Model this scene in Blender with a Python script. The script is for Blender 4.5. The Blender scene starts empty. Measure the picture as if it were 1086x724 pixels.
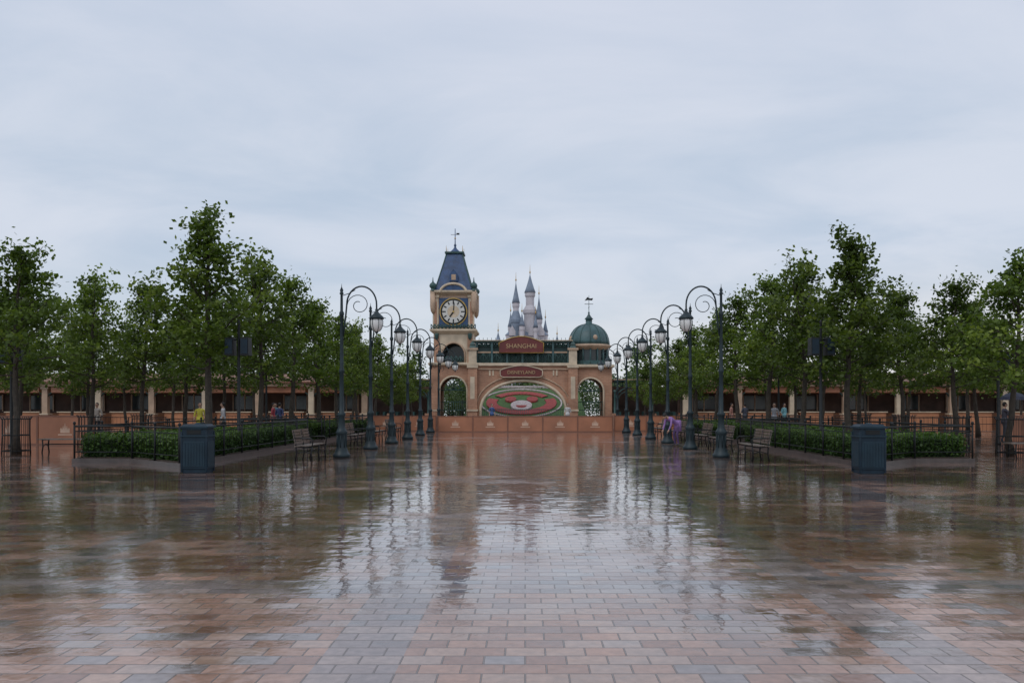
import bpy, math, random
import numpy as np
from mathutils import Vector, Matrix
random.seed(7)
R=math.radians
scene=bpy.context.scene
col=scene.collection
scene.view_settings.view_transform='Standard'
scene.view_settings.look='None'
scene.view_settings.exposure=0

# ------------------------------------------------------------------ materials
def new_mat(name):
    m=bpy.data.materials.new(name); m.use_nodes=True
    nt=m.node_tree
    return m,nt,nt.nodes['Principled BSDF']
def N(nt,t,**kw):
    n=nt.nodes.new(t)
    for k,v in kw.items():
        try: n.inputs[k].default_value=v
        except Exception: setattr(n,k,v)
    return n
def mathn(nt,op,a,b=None,clamp=False):
    n=nt.nodes.new('ShaderNodeMath'); n.operation=op; n.use_clamp=clamp
    for i,x in enumerate((a,b)):
        if x is None: continue
        if isinstance(x,(int,float)): n.inputs[i].default_value=x
        else: nt.links.new(x,n.inputs[i])
    return n.outputs[0]
def mixc(nt,f,a,b,mode='MIX'):
    n=nt.nodes.new('ShaderNodeMix'); n.data_type='RGBA'; n.blend_type=mode
    for idx,x in ((0,f),(6,a),(7,b)):
        if isinstance(x,(int,float)): n.inputs[idx].default_value=x
        elif isinstance(x,tuple): n.inputs[idx].default_value=(x[0],x[1],x[2],1)
        else: nt.links.new(x,n.inputs[idx])
    return n.outputs[2]
def ramp(nt,fac,stops,interp='LINEAR'):
    n=nt.nodes.new('ShaderNodeValToRGB'); n.color_ramp.interpolation=interp
    e=n.color_ramp.elements
    while len(e)<len(stops): e.new(0.5)
    for el,(p,c) in zip(e,stops):
        el.position=p; el.color=(c[0],c[1],c[2],1)
    nt.links.new(fac,n.inputs[0]); return n.outputs[0]
def simple(name,c,rough=0.5,var=0.25,scale=3.0,metal=0.0,bump=0.0):
    m,nt,b=new_mat(name)
    tc=N(nt,'ShaderNodeTexCoord')
    no=N(nt,'ShaderNodeTexNoise',Scale=scale,Detail=5.0)
    nt.links.new(tc.outputs['Object'],no.inputs['Vector'])
    lo=tuple(x*(1-var) for x in c); hi=tuple(min(1,x*(1+var)) for x in c)
    cc=ramp(nt,no.outputs['Fac'],[(0.3,lo),(0.7,hi)])
    nt.links.new(cc,b.inputs['Base Color'])
    r=mathn(nt,'MULTIPLY_ADD',no.outputs['Fac'],0.2)
    r.node.inputs[2].default_value=max(0.02,rough-0.1)
    nt.links.new(r,b.inputs['Roughness'])
    b.inputs['Metallic'].default_value=metal
    if bump:
        bp=N(nt,'ShaderNodeBump',Strength=0.6,Distance=bump)
        n2=N(nt,'ShaderNodeTexNoise',Scale=scale*8,Detail=4.0)
        nt.links.new(tc.outputs['Object'],n2.inputs['Vector'])
        nt.links.new(n2.outputs['Fac'],bp.inputs['Height'])
        nt.links.new(bp.outputs['Normal'],b.inputs['Normal'])
    return m
def brickmat(name,c1,c2,mort):
    m,nt,b=new_mat(name)
    tc=N(nt,'ShaderNodeTexCoord'); s=N(nt,'ShaderNodeSeparateXYZ')
    nt.links.new(tc.outputs['Object'],s.inputs[0])
    xy=mathn(nt,'ADD',s.outputs[0],s.outputs[1])
    c=N(nt,'ShaderNodeCombineXYZ'); nt.links.new(xy,c.inputs[0]); nt.links.new(s.outputs[2],c.inputs[1])
    br=N(nt,'ShaderNodeTexBrick'); br.inputs['Scale'].default_value=1
    br.inputs['Brick Width'].default_value=0.3; br.inputs['Row Height'].default_value=0.1
    br.inputs['Mortar Size'].default_value=0.008
    br.inputs['Color1'].default_value=(*c1,1); br.inputs['Color2'].default_value=(*c2,1); br.inputs['Mortar'].default_value=(*mort,1)
    nt.links.new(c.outputs[0],br.inputs['Vector'])
    no=N(nt,'ShaderNodeTexNoise',Scale=0.8,Detail=5.0); nt.links.new(tc.outputs['Object'],no.inputs['Vector'])
    f=ramp(nt,no.outputs['Fac'],[(0.3,(0.65,0.65,0.65)),(0.7,(1.1,1.1,1.1))])
    nt.links.new(mixc(nt,1.0,br.outputs['Color'],f,'MULTIPLY'),b.inputs['Base Color'])
    b.inputs['Roughness'].default_value=0.7
    return m
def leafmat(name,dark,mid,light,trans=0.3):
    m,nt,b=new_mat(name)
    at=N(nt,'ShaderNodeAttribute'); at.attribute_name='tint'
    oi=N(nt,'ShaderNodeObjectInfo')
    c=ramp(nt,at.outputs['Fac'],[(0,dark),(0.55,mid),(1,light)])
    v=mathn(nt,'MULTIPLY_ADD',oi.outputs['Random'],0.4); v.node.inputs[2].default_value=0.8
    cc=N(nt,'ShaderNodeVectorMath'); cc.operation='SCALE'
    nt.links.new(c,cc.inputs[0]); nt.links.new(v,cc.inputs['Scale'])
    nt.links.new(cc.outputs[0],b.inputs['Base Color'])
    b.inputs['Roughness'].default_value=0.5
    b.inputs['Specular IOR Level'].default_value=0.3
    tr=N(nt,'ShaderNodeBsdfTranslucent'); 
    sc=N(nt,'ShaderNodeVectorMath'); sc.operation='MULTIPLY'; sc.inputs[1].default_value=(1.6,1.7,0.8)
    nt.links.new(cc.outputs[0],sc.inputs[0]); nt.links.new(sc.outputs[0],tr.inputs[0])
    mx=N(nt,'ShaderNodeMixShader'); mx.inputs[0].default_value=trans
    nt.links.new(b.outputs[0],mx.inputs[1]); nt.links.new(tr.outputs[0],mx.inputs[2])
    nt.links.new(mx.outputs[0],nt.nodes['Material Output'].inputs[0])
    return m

M={}
M['iron']=simple('lamp_iron',(0.018,0.032,0.038),0.42,0.3,4)
M['black']=simple('black_iron',(0.013,0.016,0.017),0.5,0.3,4)
M['globe']=simple('lantern_glass',(0.76,0.77,0.75),0.15,0.06,5)
M['bark']=simple('bark',(0.05,0.04,0.03),0.8,0.4,9,bump=0.02)
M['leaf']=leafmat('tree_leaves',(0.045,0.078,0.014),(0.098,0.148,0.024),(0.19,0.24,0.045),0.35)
M['leaf_far']=leafmat('distant_leaves',(0.04,0.07,0.025),(0.075,0.12,0.045),(0.13,0.18,0.07),0.3)
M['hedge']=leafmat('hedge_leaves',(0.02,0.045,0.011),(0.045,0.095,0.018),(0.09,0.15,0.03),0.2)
M['hedgecore']=simple('hedge_core',(0.015,0.03,0.01),0.9,0.4,8)
M['soil']=simple('soil',(0.05,0.035,0.025),0.9,0.4,8)
M['kerb']=simple('granite_kerb',(0.085,0.07,0.065),0.4,0.3,5)
M['bin']=simple('bin_paint',(0.010,0.026,0.042),0.5,0.25,3)
M['bin2']=simple('bin_trim',(0.015,0.036,0.052),0.5,0.2,3)
for k in ('bin','bin2','black','iron'):
    M[k].node_tree.nodes['Principled BSDF'].inputs['Specular IOR Level'].default_value=0.3
M['slat']=simple('bench_slats',(0.16,0.13,0.11),0.3,0.35,6)
M['brick']=brickmat('gate_brick',(0.42,0.20,0.115),(0.52,0.27,0.16),(0.45,0.36,0.28))
M['cream']=simple('cream_stone',(0.58,0.48,0.35),0.6,0.2,1.5)
M['tan']=simple('tan_stone',(0.46,0.33,0.23),0.6,0.22,1.5)
M['green']=simple('verdigris_iron',(0.035,0.085,0.08),0.45,0.3,2)
M['roofgreen']=simple('verdigris_roof',(0.045,0.10,0.105),0.45,0.35,1.5)
M['slate']=simple('slate_roof',(0.03,0.07,0.16),0.4,0.35,2.5)
M['gold']=simple('gold_trim',(0.5,0.33,0.1),0.35,0.2,3,metal=0.6)
M['signred']=simple('sign_red',(0.15,0.03,0.025),0.4,0.2,2)
M['signtext']=simple('sign_gold_text',(0.50,0.34,0.18),0.4,0.1,2)
M['clock']=simple('clock_face',(0.62,0.62,0.58),0.3,0.06,3)
M['glass']=simple('dark_glass',(0.03,0.045,0.05),0.08,0.3,1)
M['hoard']=simple('terracotta_panel',(0.42,0.18,0.10),0.35,0.2,0.9)
M['hoard2']=simple('terracotta_frame',(0.24,0.11,0.07),0.4,0.15,1.2)
M['logo']=simple('panel_logo',(0.66,0.46,0.34),0.5,0.1,3)
M['lawn']=simple('lawn',(0.05,0.105,0.022),0.9,0.35,3)
M['fred']=simple('red_flowers',(0.27,0.045,0.04),0.9,0.65,7)
M['fwhite']=simple('white_flowers',(0.42,0.36,0.35),0.9,0.5,7)
M['fyel']=simple('yellow_flowers',(0.5,0.36,0.04),0.9,0.35,14)
M['cstone']=simple('castle_stone',(0.52,0.50,0.53),0.7,0.15,0.4)
M['croof']=simple('castle_roof',(0.19,0.24,0.31),0.6,0.25,0.6)
M['pavwall']=simple('pavilion_wall',(0.50,0.22,0.11),0.7,0.25,0.8)
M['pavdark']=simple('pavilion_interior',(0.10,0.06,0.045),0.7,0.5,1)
M['pavroof']=simple('pavilion_roof',(0.22,0.11,0.07),0.6,0.3,1)
M['skin']=simple('skin',(0.45,0.28,0.2),0.6,0.08,8)
M['hair']=simple('black_hair',(0.012,0.010,0.009),0.6,0.3,20)
M['shoe']=simple('shoe',(0.05,0.05,0.055),0.5,0.3,8)

# ------------------------------------------------------------------ mesh builder
class MB:
    def __init__(s): s.v=[];s.f=[];s.m=[];s.sm=[];s.mats=[]
    def mi(s,k):
        if k not in s.mats: s.mats.append(k)
        return s.mats.index(k)
    def add(s,vs,fs,mat,smooth=False):
        o=len(s.v); s.v+= [tuple(v) for v in vs]; i=s.mi(mat)
        for f in fs: s.f.append([a+o for a in f]); s.m.append(i); s.sm.append(smooth)
    def box(s,c,d,mat,rot=0,top=1.0,M4=None):
        hx,hy,hz=d[0]/2,d[1]/2,d[2]/2; vs=[]
        for z in (-1,1):
            t=top if z>0 else 1
            for x,y in ((-1,-1),(1,-1),(1,1),(-1,1)):
                p=Vector((x*hx*t,y*hy*t,z*hz))
                if rot: p=Matrix.Rotation(rot,3,'Z')@p
                if M4: p=M4@p
                vs.append(Vector(c)+p)
        s.add(vs,[(3,2,1,0),(4,5,6,7),(0,1,5,4),(1,2,6,5),(2,3,7,6),(3,0,4,7)],mat)
    def bb(s,x0,x1,y0,y1,z0,z1,mat): s.box(((x0+x1)/2,(y0+y1)/2,(z0+z1)/2),(x1-x0,y1-y0,z1-z0),mat)
    def tube(s,pts,rad,mat,n=8,smooth=True):
        pts=[Vector(p) for p in pts]
        if not hasattr(rad,'__len__'): rad=[rad]*len(pts)
        vs=[];ref=None
        for i,p in enumerate(pts):
            d=(pts[min(i+1,len(pts)-1)]-pts[max(i-1,0)])
            if d.length<1e-9: d=Vector((0,0,1))
            d.normalize()
            if ref is None:
                ref=Vector((1,0,0)) if abs(d.x)<0.8 else Vector((0,1,0))
            a=(ref-d*ref.dot(d)); 
            if a.length<1e-5: a=d.orthogonal()
            a.normalize(); ref=a; b=d.cross(a)
            for k in range(n):
                t=2*math.pi*k/n; vs.append(p+(a*math.cos(t)+b*math.sin(t))*rad[i])
        fs=[]
        for i in range(len(pts)-1):
            for k in range(n):
                k2=(k+1)%n; fs.append((i*n+k,i*n+k2,(i+1)*n+k2,(i+1)*n+k))
        fs.append(tuple(range(n-1,-1,-1))); fs.append(tuple(range((len(pts)-1)*n,len(pts)*n)))
        s.add(vs,fs,mat,smooth)
    def lathe(s,prof,mat,c=(0,0,0),n=12,smooth=True,ph=0,sx=1,sy=1):
        vs=[]
        for r,z in prof:
            for k in range(n):
                t=2*math.pi*k/n+ph; vs.append((c[0]+r*math.cos(t)*sx,c[1]+r*math.sin(t)*sy,c[2]+z))
        fs=[]
        for i in range(len(prof)-1):
            for k in range(n):
                k2=(k+1)%n; fs.append((i*n+k,i*n+k2,(i+1)*n+k2,(i+1)*n+k))
        fs.append(tuple(range(n-1,-1,-1))); fs.append(tuple(range((len(prof)-1)*n,len(prof)*n)))
        s.add(vs,fs,mat,smooth)
    def sq(s,prof,mat,c=(0,0,0)):
        s.lathe([(r*math.sqrt(2),z) for r,z in prof],mat,c,4,False,math.pi/4)
    def ell(s,c,r,mat,n=10):
        k=7
        prof=[(math.sin(math.pi*i/k)*1.0+1e-4,-math.cos(math.pi*i/k)) for i in range(k+1)]
        vs=[];
        for a,z in prof:
            for j in range(n):
                t=2*math.pi*j/n; vs.append((c[0]+a*math.cos(t)*r[0],c[1]+a*math.sin(t)*r[1],c[2]+z*r[2]))
        fs=[(i*n+j,i*n+(j+1)%n,(i+1)*n+(j+1)%n,(i+1)*n+j) for i in range(k) for j in range(n)]
        s.add(vs,fs,mat,True)
    def prism(s,poly,y0,y1,mat):
        n=len(poly)
        vs=[(x,y0,z) for x,z in poly]+[(x,y1,z) for x,z in poly]
        fs=[tuple(range(n)),tuple(range(2*n-1,n-1,-1))]+[(i,(i+1)%n+0,(i+1)%n+n,i+n)[::-1] for i in range(n)]
        s.add(vs,fs,mat)
    def prism_z(s,poly,z0,z1,mat):
        n=len(poly)
        vs=[(x,y,z0) for x,y in poly]+[(x,y,z1) for x,y in poly]
        fs=[tuple(range(n-1,-1,-1)),tuple(range(n,2*n))]+[(i,(i+1)%n,(i+1)%n+n,i+n) for i in range(n)]
        s.add(vs,fs,mat)
    def mesh(s,name):
        me=bpy.data.meshes.new(name); me.from_pydata(s.v,[],s.f); me.update()
        for k in s.mats: me.materials.append(M[k] if isinstance(k,str) else k)
        me.polygons.foreach_set('material_index',s.m); me.polygons.foreach_set('use_smooth',s.sm)
        return me
    def obj(s,name,loc=(0,0,0),rot=0,bevel=0):
        o=bpy.data.objects.new(name,s.mesh(name+'_mesh')); col.objects.link(o); o.location=loc; o.rotation_euler[2]=rot
        if bevel:
            b=o.modifiers.new('bevel','BEVEL'); b.width=bevel; b.segments=2; b.limit_method='ANGLE'
        return o
def inst(name,me,loc,rot=0,scale=(1,1,1)):
    o=bpy.data.objects.new(name,me); col.objects.link(o); o.location=loc; o.rotation_euler[2]=rot; o.scale=scale; return o

def arch_pts(x0,x1,zs,zt,n=16):
    cx=(x0+x1)/2; a=(x1-x0)/2; h=zt-zs
    return [(cx-a*math.cos(math.pi*i/n),zs+h*math.sin(math.pi*i/n)) for i in range(n+1)]
def arch_wall(mb,X0,X1,z0,Z,x0,x1,zs,zt,y0,y1,mat,n=16):
    ar=arch_pts(x0,x1,zs,zt,n)
    poly=[(X0,z0),(X0,Z),(X1,Z),(X1,z0),(x1,z0)]+ar[::-1]+[(x0,z0)]
    mb.prism(poly[::-1],y0,y1,mat)
def arch_trim(mb,x0,x1,zs,zt,y,r,mat,n=20,z0=None):
    pts=[(x,y,z) for x,z in arch_pts(x0,x1,zs,zt,n)]
    if z0 is not None: pts=[(x0,y,z0)]+pts+[(x1,y,z0)]
    mb.tube(pts,r,mat,6)

# ------------------------------------------------------------------ world
w=bpy.data.worlds.new("World"); scene.world=w; w.use_nodes=True
nt=w.node_tree; bg=nt.nodes['Background']
sky=N(nt,'ShaderNodeTexSky'); sky.sky_type='NISHITA'; sky.sun_disc=False
sky.sun_elevation=R(50); sky.sun_rotation=R(215)
tc=N(nt,'ShaderNodeTexCoord'); sp=N(nt,'ShaderNodeSeparateXYZ'); nt.links.new(tc.outputs['Generated'],sp.inputs[0])
zz=mathn(nt,'ADD',mathn(nt,'MAXIMUM',sp.outputs[2],0.0),0.16)
cx=mathn(nt,'DIVIDE',sp.outputs[0],zz); cy=mathn(nt,'DIVIDE',sp.outputs[1],zz)
cb=N(nt,'ShaderNodeCombineXYZ'); nt.links.new(mathn(nt,'MULTIPLY',cx,0.75),cb.inputs[0]); nt.links.new(cy,cb.inputs[1])
n1=N(nt,'ShaderNodeTexNoise',Scale=1.5,Detail=8.0,Roughness=0.56,Distortion=0.5); nt.links.new(cb.outputs[0],n1.inputs['Vector'])
n2=N(nt,'ShaderNodeTexNoise',Scale=0.5,Detail=3.0); nt.links.new(cb.outputs[0],n2.inputs['Vector'])
f=mathn(nt,'ADD',mathn(nt,'MULTIPLY',n1.outputs['Fac'],0.5),mathn(nt,'MULTIPLY',n2.outputs['Fac'],0.5))
fm=N(nt,'ShaderNodeMapRange'); fm.interpolation_type='SMOOTHSTEP'
fm.inputs[1].default_value=0.38; fm.inputs[2].default_value=0.62; nt.links.new(f,fm.inputs[0])
cloud=mixc(nt,fm.outputs[0],(5.1,6.05,7.4),(6.9,7.4,8.4))
hz=N(nt,'ShaderNodeMapRange'); hz.inputs[1].default_value=0.20; hz.inputs[2].default_value=0.02; hz.interpolation_type='SMOOTHSTEP'
nt.links.new(sp.outputs[2],hz.inputs[0])
warm=N(nt,'ShaderNodeMapRange'); warm.inputs[1].default_value=-0.1; warm.inputs[2].default_value=0.5; nt.links.new(sp.outputs[0],warm.inputs[0])
hcol=mixc(nt,warm.outputs[0],(7.3,7.7,8.0),(8.7,8.1,7.6))
cloud2=mixc(nt,mathn(nt,'MULTIPLY',hz.outputs[0],0.7),cloud,hcol)
hi=N(nt,'ShaderNodeMapRange'); hi.inputs[1].default_value=0.28; hi.inputs[2].default_value=0.52; nt.links.new(sp.outputs[2],hi.inputs[0])
cloud3=mixc(nt,mathn(nt,'MULTIPLY',hi.outputs[0],0.55),cloud2,(7.5,7.7,8.9))
fin=mixc(nt,0.93,sky.outputs[0],cloud3)
nt.links.new(fin,bg.inputs[0]); bg.inputs[1].default_value=0.1

sun=bpy.data.objects.new('sun',bpy.data.lights.new('sun','SUN')); col.objects.link(sun)
sun.data.energy=0.7; sun.data.angle=R(30); sun.data.color=(1,0.96,0.90)
el,az=R(50),R(215)
dirv=Vector((math.sin(az)*math.cos(el),math.cos(az)*math.cos(el),math.sin(el)))
sun.rotation_euler=dirv.to_track_quat('Z','Y').to_euler()

cam=bpy.data.objects.new('camera',bpy.data.cameras.new('camera')); col.objects.link(cam)
cam.location=(0,0,1.6); cam.rotation_euler=(R(90),0,0); cam.data.lens=28; cam.data.sensor_width=36
cam.data.shift_x=-0.0129; cam.data.shift_y=0.0626; cam.data.clip_end=5000
scene.camera=cam

# ------------------------------------------------------------------ ground
m,nt,b=new_mat('wet_brick_paving')
tc=N(nt,'ShaderNodeTexCoord'); P=tc.outputs['Object']
def brick(wd,ht,mo,off=0.5):
    br=N(nt,'ShaderNodeTexBrick'); br.offset=off
    for k,v in (('Scale',1.0),('Brick Width',wd),('Row Height',ht),('Mortar Size',mo),('Mortar Smooth',0.3)): br.inputs[k].default_value=v
    br.inputs['Color1'].default_value=(0,0,0,1); br.inputs['Color2'].default_value=(1,1,1,1); br.inputs['Mortar'].default_value=(0.5,0.5,0.5,1)
    nt.links.new(P,br.inputs['Vector']); return br
br=brick(0.26,0.17,0.006)
bc=ramp(nt,br.outputs['Color'],[(0,(0.42,0.245,0.175)),(0.24,(0.36,0.20,0.14)),(0.48,(0.44,0.29,0.22)),(0.70,(0.30,0.165,0.12)),(0.85,(0.29,0.245,0.24)),(0.93,(0.40,0.29,0.24))],'CONSTANT')
sep=N(nt,'ShaderNodeSeparateXYZ'); nt.links.new(P,sep.inputs[0])
def band(o,per,wd,off):
    t=mathn(nt,'ADD',o,off+1000*per); t=mathn(nt,'MODULO',t,per)
    return mathn(nt,'LESS_THAN',t,wd)
bx=band(sep.outputs[0],3.64,0.52,1.3); by=band(sep.outputs[1],3.4,0.51,0.0)
bandf=mathn(nt,'MAXIMUM',bx,by)
greyb=ramp(nt,br.outputs['Color'],[(0,(0.25,0.245,0.26)),(0.5,(0.34,0.29,0.28)),(0.75,(0.21,0.205,0.22))],'CONSTANT')
bc=mixc(nt,mathn(nt,'MULTIPLY',bandf,0.65),bc,greyb)
nl=N(nt,'ShaderNodeTexNoise',Scale=0.5,Detail=6.0); nt.links.new(P,nl.inputs['Vector'])
nf=N(nt,'ShaderNodeTexNoise',Scale=14.0,Detail=5.0); nt.links.new(P,nf.inputs['Vector'])
st=ramp(nt,nl.outputs['Fac'],[(0.3,(0.70,0.70,0.72)),(0.7,(1.14,1.13,1.11))])
bc=mixc(nt,1.0,bc,st,'MULTIPLY')
sf=ramp(nt,nf.outputs['Fac'],[(0.3,(0.8,0.8,0.8)),(0.7,(1.12,1.12,1.12))])
bc=mixc(nt,1.0,bc,sf,'MULTIPLY')
bc=mixc(nt,br.outputs['Fac'],bc,(0.17,0.14,0.13))
# wetness: large shallow pools, small puddles, damp stone between
mp=N(nt,'ShaderNodeMapping'); mp.inputs['Scale'].default_value=(0.35,0.8,1); nt.links.new(P,mp.inputs['Vector'])
wn=N(nt,'ShaderNodeTexNoise',Scale=0.62,Detail=6.0,Roughness=0.6); nt.links.new(mp.outputs[0],wn.inputs['Vector'])
wn2=N(nt,'ShaderNodeTexNoise',Scale=2.1,Detail=4.0,Roughness=0.6); nt.links.new(mp.outputs[0],wn2.inputs['Vector'])
g=N(nt,'ShaderNodeMapRange'); g.inputs[1].default_value=4.2; g.inputs[2].default_value=9; nt.links.new(sep.outputs[1],g.inputs[0])
ws=mathn(nt,'ADD',mathn(nt,'MULTIPLY',g.outputs[0],0.15),mathn(nt,'MULTIPLY',wn.outputs['Fac'],0.8))
ws=mathn(nt,'ADD',ws,mathn(nt,'MULTIPLY',wn2.outputs['Fac'],0.35))
ws=mathn(nt,'ADD',ws,mathn(nt,'MULTIPLY',br.outputs['Color'],0.06))
ws=mathn(nt,'SUBTRACT',ws,mathn(nt,'MULTIPLY',br.outputs['Fac'],0.03))
wm=N(nt,'ShaderNodeMapRange'); wm.interpolation_type='SMOOTHSTEP'; wm.inputs[1].default_value=0.60; wm.inputs[2].default_value=0.76; nt.links.new(ws,wm.inputs[0])
wet=wm.outputs[0]
dark=mixc(nt,wet,(0.92,0.92,0.92),(0.60,0.56,0.52))
nt.links.new(mixc(nt,1.0,bc,dark,'MULTIPLY'),b.inputs['Base Color'])
rr=mathn(nt,'MULTIPLY_ADD',wet,-0.10); rr.node.inputs[2].default_value=0.19
rr=mathn(nt,'ADD',rr,mathn(nt,'MULTIPLY',mathn(nt,'SUBTRACT',nl.outputs['Fac'],0.5),0.08))
rr=mathn(nt,'MAXIMUM',rr,0.03)
nt.links.new(rr,b.inputs['Roughness'])
b.inputs['IOR'].default_value=1.42
cw=mathn(nt,'MULTIPLY_ADD',wet,0.45); cw.node.inputs[2].default_value=0.52
cw=mathn(nt,'MULTIPLY',cw,mathn(nt,'SUBTRACT',1.0,mathn(nt,'MULTIPLY',br.outputs['Fac'],0.6)))
nt.links.new(cw,b.inputs['Coat Weight']); b.inputs['Coat IOR'].default_value=1.36
cr=mathn(nt,'MULTIPLY_ADD',wet,-0.06); cr.node.inputs[2].default_value=0.095
nt.links.new(cr,b.inputs['Coat Roughness'])
rip=N(nt,'ShaderNodeTexNoise',Scale=4.5,Detail=3.0); nt.links.new(P,rip.inputs['Vector'])
h=mathn(nt,'MULTIPLY',rip.outputs['Fac'],0.0038)
dry=mathn(nt,'SUBTRACT',1.12,wet)
h=mathn(nt,'ADD',h,mathn(nt,'MULTIPLY',mathn(nt,'MULTIPLY',br.outputs['Fac'],-0.0026),dry))
h=mathn(nt,'ADD',h,mathn(nt,'MULTIPLY',mathn(nt,'MULTIPLY',nf.outputs['Fac'],0.0018),dry))
bp=N(nt,'ShaderNodeBump',Strength=1.0,Distance=1.0); nt.links.new(h,bp.inputs['Height'])
r1=mathn(nt,'SUBTRACT',br.outputs['Color'],0.5); r2=mathn(nt,'SUBTRACT',mathn(nt,'FRACT',mathn(nt,'MULTIPLY',br.outputs['Color'],17.3)),0.5)
tl=N(nt,'ShaderNodeCombineXYZ'); amp=mathn(nt,'MULTIPLY_ADD',dry,0.020); amp.node.inputs[2].default_value=0.016
nt.links.new(mathn(nt,'MULTIPLY',r1,amp),tl.inputs[0]); nt.links.new(mathn(nt,'MULTIPLY',r2,amp),tl.inputs[1])
va=N(nt,'ShaderNodeVectorMath'); va.operation='ADD'; nt.links.new(bp.outputs['Normal'],va.inputs[0]); nt.links.new(tl.outputs[0],va.inputs[1])
vn=N(nt,'ShaderNodeVectorMath'); vn.operation='NORMALIZE'; nt.links.new(va.outputs[0],vn.inputs[0])
nt.links.new(vn.outputs[0],b.inputs['Normal']); nt.links.new(vn.outputs[0],b.inputs['Coat Normal'])
M['paving']=m
mb=MB(); mb.add([(-1500,-60,0),(1500,-60,0),(1500,2500,0),(-1500,2500,0)],[(0,1,2,3)],'paving'); mb.obj('ground')

# ------------------------------------------------------------------ leaves
def leaf_arrays(cent,sizes,rng,tint,down=0.2,aspect=0.36):
    n=len(cent)
    d=rng.normal(size=(n,3)); d[:,2]-=down; d/=np.linalg.norm(d,axis=1)[:,None]
    u=rng.normal(size=(n,3)); u[:,2]+=1.2
    s=np.cross(d,u); s/=(np.linalg.norm(s,axis=1)[:,None]+1e-9)
    L=sizes[:,None]
    a=cent-d*L*0.5; c=cent+d*L*0.5; bb=cent+s*L*aspect; dd=cent-s*L*aspect
    V=np.stack([a,bb,c,dd],1).reshape(-1,3)
    return V
def make_leafy(name,mb,V,tint,leafkey):
    nb=len(mb.f); nv=len(mb.v)
    nl=len(V)//4
    verts=mb.v+[tuple(x) for x in V.tolist()]
    idx=(np.arange(nl*4).reshape(-1,4)+nv).tolist()
    me=bpy.data.meshes.new(name); me.from_pydata(verts,[],mb.f+idx); me.update()
    mats=list(mb.mats)+[leafkey]
    for k in mats: me.materials.append(M[k])
    me.polygons.foreach_set('material_index',mb.m+[len(mats)-1]*nl)
    me.polygons.foreach_set('use_smooth',mb.sm+[False]*nl)
    at=me.attributes.new('tint','FLOAT','FACE')
    at.data.foreach_set('value',np.concatenate([np.zeros(nb),tint]).astype(np.float32))
    return me
def make_tree(seed,H=8.0,zb=2.3,W=2.1,dens=1.0,nb=36):
    rng=np.random.default_rng(seed); rnd=random.Random(seed)
    mb=MB()
    tp=[];tr=[]
    ox=oy=0
    for i in range(11):
        t=i/10; 
        tp.append((ox,oy,H*0.93*t)); tr.append(0.105*(1-t)**0.8+0.012)
        ox+=rnd.uniform(-.08,.08); oy+=rnd.uniform(-.08,.08)
    tr[0]=0.15
    mb.tube(tp,tr,'bark',8)
    def tpos(z):
        t=min(0.999,z/(H*0.93))*10; i=int(t); fr=t-i
        return Vector(tp[i]).lerp(Vector(tp[min(i+1,10)]),fr)
    C=[];Cw=[]
    lob=[(rnd.uniform(0,6.28),rnd.uniform(0,1),rnd.uniform(.2,.5)) for _ in range(5)]
    for i in range(nb):
        t=(i+rnd.uniform(-.4,.4))/nb; t=max(0,min(.98,t))
        z=zb+(H*0.90-zb)*t
        p0=tpos(z)
        prof=(0.72+0.30*math.sin(math.pi*min(1,t*1.25+0.1)))*(1-t*.97)**0.45
        az=i*2.399+rnd.uniform(-.6,.6)
        for la,lt,lw in lob:
            prof*=1+lw*math.exp(-((math.cos(az-la)-1)**2)/.5-((t-lt)**2)/.03)
        L=W*max(.28,prof)*rnd.uniform(.5,1.18)
        elv=R(6+48*t+rnd.uniform(-12,16))
        d=Vector((math.cos(az)*math.cos(elv),math.sin(az)*math.cos(elv),math.sin(elv)))
        pts=[p0]; q=p0.copy()
        for k in range(4):
            d2=d+Vector((rnd.uniform(-.2,.2),rnd.uniform(-.2,.2),0.09*k+rnd.uniform(-.1,.1))); d2.normalize()
            q=q+d2*L/4; pts.append(q.copy())
        mb.tube(pts,[.034*(1-t*.6),.026*(1-t*.6),.018,.012,.006],'bark',4)
        nk=max(4,int(9.5*L/W*dens))
        for k in range(nk):
            s=0.30+0.74*(k+rnd.random())/nk; s=min(s,.999); a=s*4; j=min(3,int(a)); base=pts[j].lerp(pts[j+1],a-j)
            side=d.cross(Vector((0,0,1))); 
            if side.length<.01: side=Vector((1,0,0))
            side.normalize()
            off=side*rnd.uniform(-.6,.6)*(1.25-s*.6)*L/1.8+Vector((0,0,rnd.uniform(-.22,.30)))
            c=base+off
            if k%2==0: mb.tube([base,base.lerp(c,.5)+Vector((0,0,.04)),c],[.010,.008,.004],'bark',3)
            C.append(c); Cw.append((s,c.z))
    cents=[];ts=[];sz=[]
    for c,(s,z) in zip(C,Cw):
        n=int(rnd.uniform(14,36))
        sp=rnd.uniform(.11,.25)
        q=rng.normal(size=(n,3))*np.array([sp,sp,sp*.65])+np.array(c)
        cents.append(q)
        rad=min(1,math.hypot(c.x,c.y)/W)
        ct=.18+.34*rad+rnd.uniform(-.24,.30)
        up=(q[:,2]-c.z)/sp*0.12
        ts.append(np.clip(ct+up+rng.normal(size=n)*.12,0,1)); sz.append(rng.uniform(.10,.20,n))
    cents=np.concatenate(cents);ts=np.concatenate(ts);sz=np.concatenate(sz)
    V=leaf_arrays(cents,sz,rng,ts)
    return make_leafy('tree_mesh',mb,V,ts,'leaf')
variants=[make_tree(11,8.6,2.8,1.7,1.0,40),make_tree(23,7.8,2.6,2.15),make_tree(35,7.2,2.5,2.3),make_tree(47,7.6,2.65,1.95,1.1),make_tree(59,6.8,2.4,2.2)]
vh=[8.6,7.8,7.2,7.6,6.8]
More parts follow.
